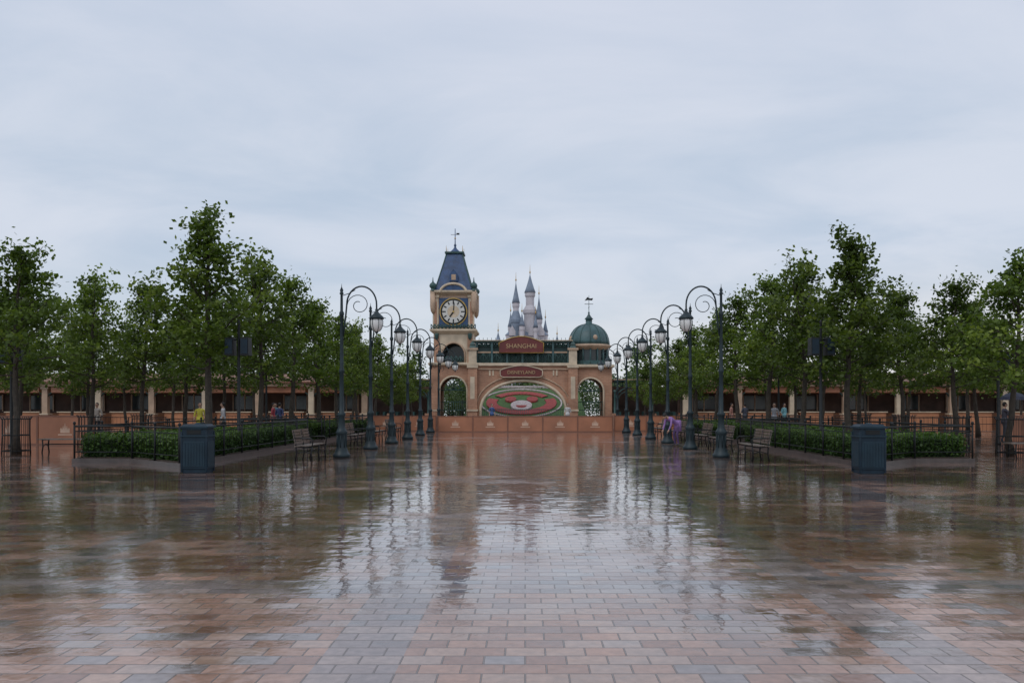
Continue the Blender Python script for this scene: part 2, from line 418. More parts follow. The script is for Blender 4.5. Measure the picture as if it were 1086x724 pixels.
def tree(vi,x,y,h,rot=None,sw=1.0):
    s=h/vh[vi]; return inst('tree',variants[vi],(x,y,0),rot if rot is not None else random.uniform(0,6.28),(s*sw,s*sw,s))
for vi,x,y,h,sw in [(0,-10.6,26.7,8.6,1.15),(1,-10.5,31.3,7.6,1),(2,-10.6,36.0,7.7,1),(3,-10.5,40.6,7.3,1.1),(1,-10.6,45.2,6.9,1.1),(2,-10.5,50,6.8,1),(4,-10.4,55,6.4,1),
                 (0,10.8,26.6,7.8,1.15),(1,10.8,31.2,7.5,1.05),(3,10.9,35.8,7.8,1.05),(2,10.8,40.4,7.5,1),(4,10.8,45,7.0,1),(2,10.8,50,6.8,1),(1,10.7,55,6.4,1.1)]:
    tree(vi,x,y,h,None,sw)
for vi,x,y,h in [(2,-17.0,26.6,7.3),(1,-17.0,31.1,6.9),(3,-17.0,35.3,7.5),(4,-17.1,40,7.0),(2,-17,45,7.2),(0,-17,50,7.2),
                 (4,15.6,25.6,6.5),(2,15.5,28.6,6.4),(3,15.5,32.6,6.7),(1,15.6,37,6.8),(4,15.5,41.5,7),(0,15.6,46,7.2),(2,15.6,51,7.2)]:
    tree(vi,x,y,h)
rr_=random.Random(5)
for sx in (-1,1):
    for X,ys in ((23,(32,37,42,47,53)),(29,(40,46,52)),(13.2,(61,66)),(35,(50,56))):
        for y in ys:
            tree(rr_.randrange(5),sx*X+rr_.uniform(-.5,.5),y+rr_.uniform(-1,1),rr_.uniform(6.2,7.4))
    for y in (58,63,68): tree(rr_.randrange(5),sx*9.9+(0.3),y,rr_.uniform(5.0,5.8))

def mass(name,x0,x1,y0,y1,h0,h1,n,seed,ls=0.4):
    rng=np.random.default_rng(seed); cs=[];ts=[]
    rnd=random.Random(seed); mb=MB()
    for i in range(n):
        x=rnd.uniform(x0,x1);y=rnd.uniform(y0,y1);h=rnd.uniform(h0,h1)
        mb.tube([(x,y,0),(x,y,h*.7)],[.16,.06],'bark',5)
        for k in range(26):
            a=rnd.uniform(0,6.28);zz=rnd.uniform(.22,1); r=1.9*math.sin(math.pi*min(1,.25+zz*.72))**.7*rnd.uniform(.3,1)
            c=np.array([x+math.cos(a)*r,y+math.sin(a)*r,h*zz])
            q=rng.normal(size=(26,3))*.42*np.array([1,1,.7])+c; cs.append(q); ts.append(np.clip(rnd.uniform(.1,.8)+rng.normal(size=26)*.12,0,1))
    cs=np.concatenate(cs);ts=np.concatenate(ts)
    V=leaf_arrays(cs,rng.uniform(ls*.6,ls*1.1,len(cs)),rng,ts)
    me=make_leafy(name,mb,V,ts,'leaf_far'); return inst(name,me,(0,0,0))
mass('distant_trees',-100,-11,80,100,6,8.5,44,1)
mass('distant_trees',11,100,80,100,6,8.5,44,2)
mass('distant_trees',-16,16,100,125,4.5,7.0,22,3)
mass('distant_trees',-12,-6.2,80,88,3.4,4.6,7,4,.3)
mass('distant_trees',5.6,12,80,88,3.4,4.6,7,5,.3)

# ------------------------------------------------------------------ planters, hedges, railings
def planter(sx,y0,y1,cut,seed):
    xi,xo=8.75,12.6
    off=0.0 if sx>0 else -0.1
    poly=[(xi,y0),(xi+2.2*cut,y0+1.6*cut*0.0+ (1.9 if cut else 0)),(xo,y0+(1.9 if cut else 0)),(xo,y1),(xi,y1)]
    poly=[(sx*x+off,y) for x,y in poly]
    if sx<0: poly=poly[::-1]
    mb=MB(); mb.prism_z(poly,0,.12,'kerb')
    def ins(d):
        r=[]; n=len(poly)
        for i in range(n):
            a,b_,c_=Vector(poly[i-1]),Vector(poly[i]),Vector(poly[(i+1)%n])
            e1=(b_-a).normalized();e2=(c_-b_).normalized()
            n1=Vector((-e1.y,e1.x));n2=Vector((-e2.y,e2.x))
            bis=(n1+n2); bis=bis/ (bis.length_squared/2) if bis.length>1e-6 else n1
            r.append((b_.x+bis.x*d,b_.y+bis.y*d))
        return r
    mb.prism_z(ins(.10),.115,.15,'soil')
    mb.obj('planter_kerb')
    hp=ins(.21); rng=np.random.default_rng(seed)
    hb=MB(); hb.prism_z(ins(.30),.15,.62,'hedgecore')
    cs=[]
    n=len(hp)
    for i in range(n):
        a=np.array(hp[i]);b2=np.array(hp[(i+1)%n]); L=np.linalg.norm(b2-a)
        k=int(L*560); t=rng.random(k)[:,None]; xy=a*(1-t)+b2*t; z=rng.uniform(.12,.76,k)[:,None]
        q=np.concatenate([xy,z],1)+rng.normal(size=(k,3))*.045; cs.append(q)
    xs=[p[0] for p in hp]; ys=[p[1] for p in hp]
    k=int((max(xs)-min(xs))*(max(ys)-min(ys))*240)
    q=np.stack([rng.uniform(min(xs),max(xs),k),rng.uniform(min(ys),max(ys),k),np.zeros(k)],1)
    q[:,2]=.69+.06*np.sin(q[:,0]*3.1)*np.cos(q[:,1]*2.3)+rng.normal(size=k)*.045
    if cut:
        keep=(q[:,1]>y0+.25+ (np.clip((np.abs(q[:,0]-off)-xi)/2.2,0,1))*1.9)
        q=q[keep]
    cs.append(q); cs=np.concatenate(cs)
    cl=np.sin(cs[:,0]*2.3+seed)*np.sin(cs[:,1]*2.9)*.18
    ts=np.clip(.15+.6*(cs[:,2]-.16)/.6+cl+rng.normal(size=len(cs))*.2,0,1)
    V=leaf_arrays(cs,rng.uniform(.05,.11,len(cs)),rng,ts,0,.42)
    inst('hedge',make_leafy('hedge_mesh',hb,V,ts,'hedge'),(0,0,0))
    rb=MB(); rp=ins(.05)
    for i in range(n):
        a=Vector((*rp[i],0));b2=Vector((*rp[(i+1)%n],0)); L=(b2-a).length; k=max(1,round(L/1.5))
        for j in range(k):
            p=a.lerp(b2,j/k); rb.tube([(p.x,p.y,.11),(p.x,p.y,1.08)],.03,'black',6); rb.ell((p.x,p.y,1.11),(.045,.045,.05),'black',6)
        for z,r in ((1.02,.028),(.88,.014),(.30,.014)): rb.tube([(a.x,a.y,z),(b2.x,b2.y,z)],r,'black',5)
        kk=int(L/.16)
        for j in range(kk):
            p=a.lerp(b2,(j+.5)/kk); rb.tube([(p.x,p.y,.30),(p.x,p.y,.88)],.006,'black',3)
    rb.obj('iron_railing')
for sx in (-1,1):
    planter(sx,20.4,32.6,1,3+sx)
    planter(sx,35.0,46.5,0,13+sx)

# ------------------------------------------------------------------ street lamps (arm towards +x)
def lamp_mesh():
    mb=MB()
    mb.lathe([(.27,0),(.27,.10),(.22,.14),(.20,.22),(.155,.32),(.14,.62),(.165,.72),(.185,.78),(.15,.84),(.11,.92),(.095,1.25),(.125,1.30),(.125,1.36),(.075,1.42),(.062,2.6),(.085,2.64),(.085,2.70),(.058,2.76),(.048,4.35),(.075,4.40),(.075,4.47),(.045,4.52),(.038,5.02),(.07,5.06),(.04,5.10),(.055,5.16),(.012,5.26),(.004,5.36)],'iron',n=12)
    for k in range(8):
        a=k*math.pi/4; mb.tube([(math.cos(a)*.15,math.sin(a)*.15,.3),(math.cos(a)*.145,math.sin(a)*.145,.7)],.016,'iron',4)
    r=.46; cx,cz=.62,4.72
    pts=[(.05,0,3.75),(.09,0,4.05),(.13,0,4.40)]
    for i in range(17):
        t=math.pi*(1-i/16*1.0); pts.append((cx+r*math.cos(t),0,cz+.56*math.sin(t)))
    pts+= [(cx+r,0,4.55)]
    mb.tube(pts,.026,'iron',7)
    sc=[]
    for i in range(26):
        t=math.pi*1.0-i/25*math.pi*2.6; rad=.36*(1-i/25*.72); sc.append((.53+rad*math.cos(t),0,4.70+rad*math.sin(t)))
    mb.tube(sc,.013,'iron',5)
    sc=[]
    for i in range(18):
        t=-math.pi*.5+i/17*math.pi*1.8; rad=.17*(1-i/17*.7); sc.append((.20+rad*math.cos(t)*.9,0,4.02+rad*math.sin(t)))
    mb.tube(sc,.012,'iron',5)
    mb.tube([(.04,0,5.0),(.22,0,5.06),(.42,0,5.17)],.013,'iron',5)
    lx=cx+r
    mb.lathe([(.012,.30),(.05,.27),(.04,.22),(.075,.17),(.12,.12),(.20,.05),(.235,0),(.225,-.03),(.19,-.035)],'iron',(lx,0,4.30),12)
    mb.lathe([(.17,-.02),(.19,-.10),(.185,-.20),(.15,-.31),(.09,-.39),(.03,-.42)],'globe',(lx,0,4.29),14)
    mb.lathe([(.06,-.405),(.05,-.44),(.015,-.48),(.004,-.52)],'iron',(lx,0,4.29),8)
    for k in range(6):
        a=k*math.pi/3; mb.tube([(lx+math.cos(a)*q,math.sin(a)*q,4.29+zq) for q,zq in ((.18,-.02),(.2,-.10),(.195,-.20),(.16,-.31),(.095,-.4))],.008,'iron',4)
    return mb.mesh('street_lamp_mesh')
lm=lamp_mesh()
for i in range(7):
    y=24.6+4.6*i
    inst('street_lamp',lm,(-5.67,y,0),0); inst('street_lamp',lm,(6.05,y,0),math.pi)

# ------------------------------------------------------------------ benches (sit facing +x, length along y)
def bench_mesh():
    mb=MB()
    for y in (-.78,0,.78):
        mb.tube([(.24,y,0),(.22,y,.22),(.24,y,.42)],[.025,.02,.025],'black',6)
        mb.tube([(-.24,y,0),(-.20,y,.22),(-.22,y,.44),(-.30,y,.88)],[.025,.02,.024,.018],'black',6)
        mb.tube([(.25,y,.42),(0,y,.40),(-.22,y,.43)],.02,'black',6)
        mb.tube([(.22,y,.22),(0,y,.28),(-.2,y,.22)],.012,'black',5)
    for y in (-.78,.78):
        mb.tube([(.24,y,.42),(.27,y,.60),(.20,y,.66),(0,y,.66),(-.26,y,.66)],[.018,.018,.02,.02,.016],'black',6)
    for k in range(6): mb.box((.20-.085*k,0,.455-.004*k),(.07,1.66,.025),'slat')
    for k in range(5):
        z=.53+.085*k; mb.box((-.235-.018*k*1.0,0,z),(.022,1.66,.07),'slat')
    return mb.mesh('park_bench_mesh')
bm_=bench_mesh()
for x,y in ((-6.35,23.6),(-6.8,32.0),(-6.8,36.6),(-6.8,41.2)): inst('park_bench',bm_,(x,y,0),0)
for x,y in ((6.75,23.6),(6.95,28.4),(6.95,31.6),(6.95,36.6),(6.95,41.2)): inst('park_bench',bm_,(x,y,0),math.pi)
def flatbench():
    mb=MB()
    for k in range(6): mb.box((0,-.2+.08*k,.45),(1.7,.066,.035),'slat')
    for x in (-.68,.68):
        mb.tube([(x,-.22,0),(x,-.17,.2),(x,-.2,.43),(x,.2,.43),(x,.17,.2),(x,.22,0)],.025,'black',6)
        mb.tube([(x,-.18,.2),(x,0,.28),(x,.18,.2)],.015,'black',5)
    mb.tube([(-.68,0,.28),(.68,0,.28)],.015,'black',5)
    return mb.mesh('backless_bench_mesh')
fb=flatbench()
for x,y,r in ((-15.8,27.4,0.05),(15.6,24.4,0),(14.6,29.8,0),(-15.6,33,0)): inst('backless_bench',fb,(x,y,0),r)

def guard():
    mb=MB()
    for z in (.10,.62,1.16): 
        pts=[(math.cos(t*math.pi/8)*.40,math.sin(t*math.pi/8)*.40,z) for t in range(17)]; mb.tube(pts,.018,'black',5)
    for k in range(20):
        a=k*math.pi/10; c,s=math.cos(a),math.sin(a); mb.tube([(c*.42,s*.42,0),(c*.40,s*.40,.6),(c*.40,s*.40,1.12),(c*.47,s*.47,1.24)],.011,'black',4)
    return mb.mesh('tree_guard_mesh')
gm=guard()
for x,y in ((-17.0,26.6),(-17,31.1),(-17,35.3),(15.6,25.6),(15.5,28.6),(15.5,32.6),(15.6,37)): inst('tree_guard',gm,(x,y,0))

# ------------------------------------------------------------------ bins
def bin_mesh():
    mb=MB()
    mb.box((0,0,.05),(.66,.60,.10),'bin')
    mb.box((0,0,.48),(.72,.66,.76),'bin')
    for sy in (-1,1):
        mb.box((0,sy*.335,.45),(.60,.02,.60),'bin2')
        for k in range(7): mb.box((-.24+.08*k,sy*.35,.45),(.02,.014,.56),'bin')
    for sx in (-1,1):
        mb.box((sx*.365,0,.45),(.02,.54,.60),'bin2')
    for sx in (-1,1):
        for sy in (-1,1): mb.tube([(sx*.35,sy*.32,.02),(sx*.35,sy*.32,.98)],.03,'bin',6)
    mb.box((0,0,.875),(.78,.72,.035),'bin2')
    mb.box((0,0,.98),(.70,.64,.18),'bin')
    mb.box((0,-.325,.98),(.40,.012,.12),'black'); mb.box((0,.325,.98),(.40,.012,.12),'black')
    mb.box((0,-.333,1.035),(.44,.03,.02),'bin2')
    mb.box((0,0,1.09),(.80,.74,.05),'bin2')
    mb.box((0,0,1.135),(.74,.68,.05),'bin',top=.82)
    mb.lathe([(.10,0),(.09,.02),(.03,.03)],'bin2',(0,0,1.158),10)
    return mb
mb=bin_mesh(); me=mb.mesh('litter_bin_mesh')
for x,y in ((-7.85,19.1),(8.15,18.9)):
    o=inst('litter_bin',me,(x,y,0),0,(.84,.7,1)); bv=o.modifiers.new('b','BEVEL'); bv.width=.008; bv.limit_method='ANGLE'; bv.segments=2

# ------------------------------------------------------------------ speaker poles
def speaker():
    mb=MB()
    mb.lathe([(.12,0),(.12,.06),(.06,.12),(.05,3.1),(.04,4.3),(.05,4.34),(.005,4.42)],'black',n=10)
    mb.tube([(-.34,0,3.75),(.34,0,3.75)],.025,'black',6)
    for s in (-1,1):
        mb.box((s*.25,-.05,3.52),(.28,.36,.58),'black',top=.92)
        mb.box((s*.25,-.235,3.52),(.22,.012,.48),'bin')
        mb.lathe([(.09,0),(.07,.012)],'black',(s*.25,-.06,3.84),8)
    return mb.mesh('speaker_pole_mesh')
sm_=speaker(); inst('speaker_pole',sm_,(-9.35,26,0)); inst('speaker_pole',sm_,(9.65,26,0)); 
for x,y in ((-14.3,44),(14.0,44),(-20,31),(19.6,33)): inst('speaker_pole',sm_,(x,y,0),.3)

# ------------------------------------------------------------------ barrier
def logo(mb,x,y,z,s):
    mb.bb(x-.2*s,x+.2*s,y-.006,y-.001,z-.12*s,z+.02*s,'logo')
    for dx,h in ((-.17,.12),(-.08,.2),(0,.32),(.08,.2),(.17,.12)):
        mb.add([(x+(dx-.04)*s,y-.006,z+.02*s),(x+(dx+.04)*s,y-.006,z+.02*s),(x+dx*s,y-.006,z+h*s)],[(0,1,2)],'logo')
    mb.bb(x-.3*s,x+.3*s,y-.006,y-.001,z-.22*s,z-.17*s,'logo')
def barrier(name,x0,x1,y,h,n):
    mb=MB(); wd=(x1-x0)/n
    for i in range(n):
        a=x0+i*wd; b2=a+wd
        mb.bb(a+.04,b2-.04,y,y+.05,.06,h-.05,'hoard')
        mb.bb(a,b2-.004,y-.02,y+.07,h-.05,h,'hoard2'); mb.bb(a,b2-.004,y-.02,y+.07,0,.06,'hoard2')
        mb.bb(a-.04,a+.036,y-.03,y+.08,.0+.003,h+.02,'hoard2')
        logo(mb,(a+b2)/2,y-.002,h*.5,.95)
    mb.bb(x1-.04,x1+.036,y-.03,y+.08,.003,h+.02,'hoard2')
    mb.obj(name)
barrier('barrier_wall',-5.3,5.3,48.3,.98,5)
barrier('barrier_wall',-24.5,-17.7,32.6,1.2,3)
barrier('barrier_wall',20.6,26.6,34.6,1.2,2)
barrier('barrier_wall',-9.8,-5.6,50.0,.98,2)
barrier('barrier_wall',5.6,9.6,50.0,.98,2)

def queue_rail(x0,x1,y):
    mb=MB(); n=max(1,round((x1-x0)/2)); 
    for i in range(n+1):
        x=x0+(x1-x0)*i/n; mb.tube([(x,y,0),(x,y,1.02)],.028,'black',6); mb.lathe([(.12,0),(.11,.02),(.03,.04)],'black',(x,y,0),8)
    for z in (1.0,.6,.2): mb.tube([(x0,y,z),(x1,y,z)],.018,'black',5)
    k=int((x1-x0)/.2)
    for i in range(k): 
        x=x0+(i+.5)*(x1-x0)/k; mb.tube([(x,y,.2),(x,y,1)],.007,'black',4)
    mb.obj('crowd_railing')
for a in ((-18,-12.9,36.5),(-30,-18.5,41),(-18,-13,47),(12.9,20,38.5),(18,32,43),(13,20,48)): queue_rail(*a)

# ------------------------------------------------------------------ pavilions on both sides
def pavilion(x0,x1,y):
    mb=MB(); n=round((x1-x0)/4.2); wd=(x1-x0)/n
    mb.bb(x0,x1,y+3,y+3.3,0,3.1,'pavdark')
    mb.bb(x0,x1,y+2.96,y+3.0,0,1.0,'pavwall')
    mb.bb(x0,x1,y+2.965,y+2.999,2.6,3.09,'pavwall')
    for i in range(n+1):
        x=x0+i*wd
        mb.bb(x-.30,x+.30,y-.26,y+.26,0,.9,'brick'); mb.bb(x-.34,x+.34,y-.3,y+.3,.9,1.0,'cream')
        mb.bb(x-.21,x+.21,y-.17,y+.17,1.0,2.9,'tan' if i%2 else 'cream'); mb.bb(x-.29,x+.29,y-.25,y+.25,2.9,3.1,'cream')
        if i<n:
            arch_trim(mb,x+.2,x+wd-.2,2.3,2.95,y-.02,.05,'green',10)
            xm=x+wd/2
            mb.bb(xm-1.3,xm+1.3,y+.4,y+.9,0,1.05,'pavwall'); mb.bb(xm-1.4,xm+1.4,y+.3,y+.92,1.06,1.14,'cream')
            mb.bb(xm-.9,xm+.9,y+2.90,y+2.95,1.3,2.4,'glass')
            for q in (-.95,0,.95): mb.bb(xm+q-.05,xm+q+.05,y+2.86,y+2.897,1.15,2.5,'tan')
            mb.bb(xm-1.6,xm+1.6,y-.12,y-.06,2.62,3.05,'hoard')
    mb.bb(x0-.5,x1+.5,y-.45,y+3.6,3.1,3.35,'tan')
    mb.bb(x0-.7,x1+.7,y-.7,y+3.8,3.352,3.45,'hoard2')
    mb.add([(x0-.7,y-.7,3.46),(x1+.7,y-.7,3.46),(x1-.4,y+1.5,4.15),(x0+.4,y+1.5,4.15),(x1+.7,y+3.8,3.46),(x0-.7,y+3.8,3.46)],[(0,1,2,3),(3,2,4,5),(0,3,5),(1,4,2)],'pavroof')
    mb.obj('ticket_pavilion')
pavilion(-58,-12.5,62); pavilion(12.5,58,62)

# ------------------------------------------------------------------ entrance gate
Y=72
def ladder(mb,x0,x1,z0,z1,y,n,mat='green'):
    wd=(x1-x0)/n
    for i in range(n):
        a=x0+i*wd
        mb.tube([(a,y,z0),(a+wd,y,z1)],.035,mat,4); mb.tube([(a,y,z1),(a+wd,y,z0)],.035,mat,4); mb.tube([(a,y,z0),(a,y,z1)],.045,mat,4)
    mb.tube([(x1,y,z0),(x1,y,z1)],.045,mat,4)
mb=MB()
arch_wall(mb,-4.45,3.95,0,5.2,-4.05,3.7,1.2,3.85,Y,Y+1.4,'brick',24)
arch_trim(mb,-4.05,3.7,1.2,3.85,Y-.05,.14,'cream',26,z0=0)
arch_trim(mb,-4.4,4.05,1.6,4.35,Y-.03,.07,'tan',26)
mb.bb(-4.7,4.2,Y-.22,Y+1.62,5.2,5.45,'cream'); mb.bb(-4.6,4.1,Y-.12,Y+1.5,4.85,4.95,'tan')
for x in (-3.2,-2.9,2.55,2.85): mb.bb(x-.07,x+.07,Y-.06,Y-.01,4.3,4.8,'cream')
for yy in (Y+.15,Y+1.2):
    ladder(mb,-4.4,3.9,5.45,6.35,yy,14); ladder(mb,-4.4,3.9,6.9,7.3,yy,20)
    for x in np.linspace(-4.4,3.9,7): mb.bb(x-.09,x+.09,yy-.09,yy+.09,5.45,7.3,'roofgreen')
mb.bb(-4.6,4.1,Y+.0,Y+1.35,7.3,7.45,'green'); mb.bb(-4.8,4.3,Y-.15,Y+1.5,7.452,7.52,'cream')
mb.bb(-4.4,3.9,Y+.55,Y+.62,5.5,7.2,'green')
mb.bb(-4.4,3.9,Y+.1,Y+.3,6.36,6.5,'tan')
for k in range(22):
    x=-4.2+k*.375; mb.tube([(x,Y+.6,7.52),(x,Y+.6,7.78)],.02,'green',4)
ap=[(-2.35,6.35)]+[(-2.35+4.0*i/16,7.25+.58*math.sin(math.pi*i/16)) for i in range(17)]+[(1.65,6.35)]
ap=ap[::-1]
mb.prism(ap,Y-.25,Y-.05,'signred')
mb.tube([(x,Y-.27,z) for x,z in ap]+[(ap[0][0],Y-.27,ap[0][1])],.045,'gold',5)
bp_=[(-2.0,4.15),(-2.25,4.3),(-2.25,4.75),(-2.0,4.9)]+[(-1.7+2.7*i/8,4.98+.22*math.sin(math.pi*i/8)) for i in range(9)]+[(1.3,4.9),(1.55,4.75),(1.55,4.3),(1.3,4.15)]
bp_=bp_[::-1]
mb.prism(bp_,Y-.36,Y-.24,'signred'); mb.tube([(x,Y-.37,z) for x,z in bp_]+[(bp_[0][0],Y-.37,bp_[0][1])],.05,'cream',5)
for x in (-4.75,4.3):
    mb.bb(x-.42,x+.42,Y-.35,Y+1.7,0,5.0,'brick'); mb.bb(x-.5,x+.5,Y-.45,Y+1.8,1.1,1.25,'cream'); mb.bb(x-.5,x+.5,Y-.45,Y+1.8,5.0,5.3,'cream')
    mb.bb(x-.36,x+.36,Y-.3,Y+1.6,5.3,6.6,'cream'); mb.bb(x-.48,x+.48,Y-.42,Y+1.7,6.6,6.8,'tan')
    mb.sq([(.3,0),(.2,.25),(.25,.3),(.02,.7)],'green',(x,Y,6.8)); mb.bb(x-.2,x+.2,Y-.38,Y-.352,2.2,4.2,'cream')
for k in range(40):
    x=-3.9+k*.192; mb.tube([(x,Y+.7,0),(x,Y+.7,1.3)],.018,'green',4)
mb.tube([(-3.9,Y+.7,1.25),(3.6,Y+.7,1.25)],.03,'green',5)
gate=mb.obj('entrance_gate')
def text(s,size,loc,parent,key,name):
    cu=bpy.data.curves.new(name,'FONT'); cu.body=s; cu.size=size; cu.extrude=.02; cu.align_x='CENTER'; cu.align_y='CENTER'
    cu.materials.append(M[key]); o=bpy.data.objects.new(name,cu); col.objects.link(o); o.location=loc; o.rotation_euler=(R(90),0,0); o.parent=parent; return o
text('SHANGHAI',.55,(-.35,Y-.28,6.95),gate,'signtext','sign_lettering')
text('DISNEYLAND',.42,(-.35,Y-.40,4.58),gate,'signtext','sign_lettering')

# clock tower
mb=MB(); cx=-6.5; cy=Y+1.9; hw=1.85
y0=cy-hw
for yy0,yy1 in ((y0,y0+.6),(cy+hw-.6,cy+hw)):
    arch_wall(mb,cx-2.05,cx+2.05,0,5.2,cx-1.25,cx+1.25,3.0,4.25,yy0,yy1,'brick')
    arch_trim(mb,cx-1.25,cx+1.25,3.0,4.25,yy0-.03,.09,'cream',14,z0=0)
    for s in (-1,1):
        mb.bb(cx+s*1.72-.3,cx+s*1.72+.3,yy0-.12,yy0-.002,0,5.0,'brick'); mb.bb(cx+s*1.72-.36,cx+s*1.72+.36,yy0-.18,yy0-.003,1.1,1.25,'cream')
for s in (-1,1): mb.bb(cx+s*1.75-.28,cx+s*1.75+.28,y0+.6,cy+hw-.6,0,5.2,'brick')
for k in range(13): mb.tube([(cx-1.15+k*.19,y0+.3,0),(cx-1.15+k*.19,y0+.3,2.0)],.02,'green',4)
for z in (.2,1.2,1.95): mb.tube([(cx-1.2,y0+.3,z),(cx+1.2,y0+.3,z)],.03,'green',4)
for k in range(7):
    t=math.pi*(k+.5)/7; mb.tube([(cx,y0+.3,3.0),(cx-1.2*math.cos(t),y0+.3,3.0+1.2*math.sin(t))],.03,'green',4)
mb.tube([(cx-1.2,y0+.3,3.0),(cx+1.2,y0+.3,3.0)],.04,'green',4); arch_trim(mb,cx-.6,cx+.6,3.0,3.6,y0+.3,.03,'green',10)
mb.sq([(2.15,5.2),(2.25,5.32),(2.25,5.45),(2.05,5.5)],'cream',(cx,cy,0))
for yy0,yy1 in ((y0+.1,y0+.5),(cy+hw-.5,cy+hw-.1)):
    arch_wall(mb,cx-1.8,cx+1.8,5.5,8.1,cx-1.05,cx+1.05,6.15,7.3,yy0,yy1,'cream')
    arch_trim(mb,cx-1.05,cx+1.05,6.15,7.3,yy0-.03,.09,'tan',14,z0=5.5)
for s in (-1,1): mb.bb(cx+s*1.6-.2,cx+s*1.6+.2,y0+.5,cy+hw-.5,5.5,8.1,'tan')
mb.bb(cx-1.3,cx+1.3,cy-.1,cy+.1,5.5,8.1,'glass')
ladder(mb,cx-1.05,cx+1.05,5.5,6.1,y0+.2,5)
for s in (-1,1):
    mb.bb(cx+s*1.5-.22,cx+s*1.5+.22,y0-.0,y0+.098,5.5,7.9,'brick')
    mb.lathe([(.05,-.5),(.16,-.35),(.2,0),(.2,.05)],'green',(cx+s*1.5,y0-.05,8.05),8)
mb.sq([(1.82,8.1),(2.0,8.25),(2.12,8.35),(2.12,8.5),(1.9,8.55)],'cream',(cx,cy,0))
ladder(mb,cx-2.0,cx+2.0,8.5,8.95,y0-.15,12)
mb.bb(cx-1.62,cx+1.62,cy-1.62,cy+1.62,8.55,11.7,'tan')
yf=cy-1.62
for s in (-1,1):
    mb.bb(cx+s*1.62-.26,cx+s*1.62+.26,yf-.14,yf+.3,8.55,11.4,'cream')
    mb.bb(cx+s*1.62-.12,cx+s*1.62+.12,yf-.18,yf-.142,9.0,11.0,'brick')
    mb.bb(cx+s*1.62-.34,cx+s*1.62+.34,yf-.22,yf+.36,11.4,11.6,'cream')
mb.bb(cx-1.3,cx+1.3,yf-.06,yf-.003,8.75,11.35,'slate')
def disc(mb,cx,y,z,r,th,mat,n=36):
    poly=[(cx+r*math.cos(2*math.pi*k/n),z+r*math.sin(2*math.pi*k/n)) for k in range(n)]; mb.prism(poly[::-1],y-th,y,mat)
zc=10.1
disc(mb,cx,yf-.063,zc,1.26,.08,'gold'); disc(mb,cx,yf-.145,zc,1.17,.04,'black'); disc(mb,cx,yf-.187,zc,1.02,.02,'clock')
for k in range(12):
    a=k*math.pi/6; r=.85; p=Vector((cx+math.sin(a)*r,yf-.215,zc+math.cos(a)*r))
    mb.box(p,(.11,.012,.26 if k%3 else .32),'black',M4=Matrix.Rotation(a,3,'Y'))
disc(mb,cx,yf-.209,zc,.55,.003,'cream',24)
mb.box((cx+.03,yf-.23,zc+.36),(.09,.012,.9),'black',M4=Matrix.Rotation(R(4),3,'Y')); mb.box((cx-.15,yf-.245,zc-.22),(.12,.012,.62),'black',M4=Matrix.Rotation(R(35),3,'Y'))
disc(mb,cx,yf-.25,zc,.09,.01,'gold',12)
mb.sq([(1.7,11.6),(1.95,11.75),(2.08,11.85),(2.08,12.0),(1.85,12.05)],'cream',(cx,cy,0))
arch_trim(mb,cx-1.2,cx+1.2,11.75,12.6,yf-.42,.12,'cream',14); 
mb.prism([(x,z) for x,z in arch_pts(cx-1.15,cx+1.15,12.0,12.55)][::-1],yf-.40,yf-.1,'slate')
for sx in (-1,1):
    for sy in (-1,1):
        c=(cx+sx*1.85,cy+sy*1.85,11.9)
        mb.lathe([(.26,0),(.28,.12),(.16,.2),(.2,.3),(.3,.42),(.33,.55),(.26,.72),(.1,.84),(.06,.95),(.02,1.3)],'green',c,10)
        mb.lathe([(.05,-2.0),(.2,-1.75),(.26,-1.3),(.26,0)],'tan',(c[0],c[1],11.9),8)
rp_=[(1.78,12.05),(1.62,12.35),(1.45,12.9),(1.2,13.8),(.92,14.8),(.74,15.5)]
mb.sq(rp_,'slate',(cx,cy,0))
for sx in (-1,1):
    for sy in (-1,1):
        mb.tube([(cx+sx*r,cy+sy*r,z) for r,z in rp_],.06,'green',5)
        mb.tube([(cx+sx*.75,cy+sy*.75,15.6),(cx+sx*.75,cy+sy*.75,16.3)],[.05,.01],'gold',5)
mb.sq([(.72,15.5),(.88,15.58),(.88,15.72),(.6,15.75)],'green',(cx,cy,0))
mb.lathe([(.5,15.75),(.42,15.9),(.2,16.1),(.08,16.3),(.13,16.45),(.05,16.6),(.03,18.0)],'slate',(cx,cy,0),10)
mb.prism([(cx-.38,12.9),(cx+.38,12.9),(cx+.38,13.5),(cx,14.0),(cx-.38,13.5)][::-1],cy-1.62,cy-1.0,'slate'); mb.bb(cx-.2,cx+.2,cy-1.64,cy-1.622,13.0,13.5,'tan')
mb.tube([(cx-.4,cy,17.45),(cx+.4,cy,17.45)],.02,'black',5); mb.box((cx+.26,cy,17.52),(.28,.03,.14),'black'); mb.ell((cx,cy,17.1),(.08,.08,.08),'gold',8)
mb.obj('clock_tower')

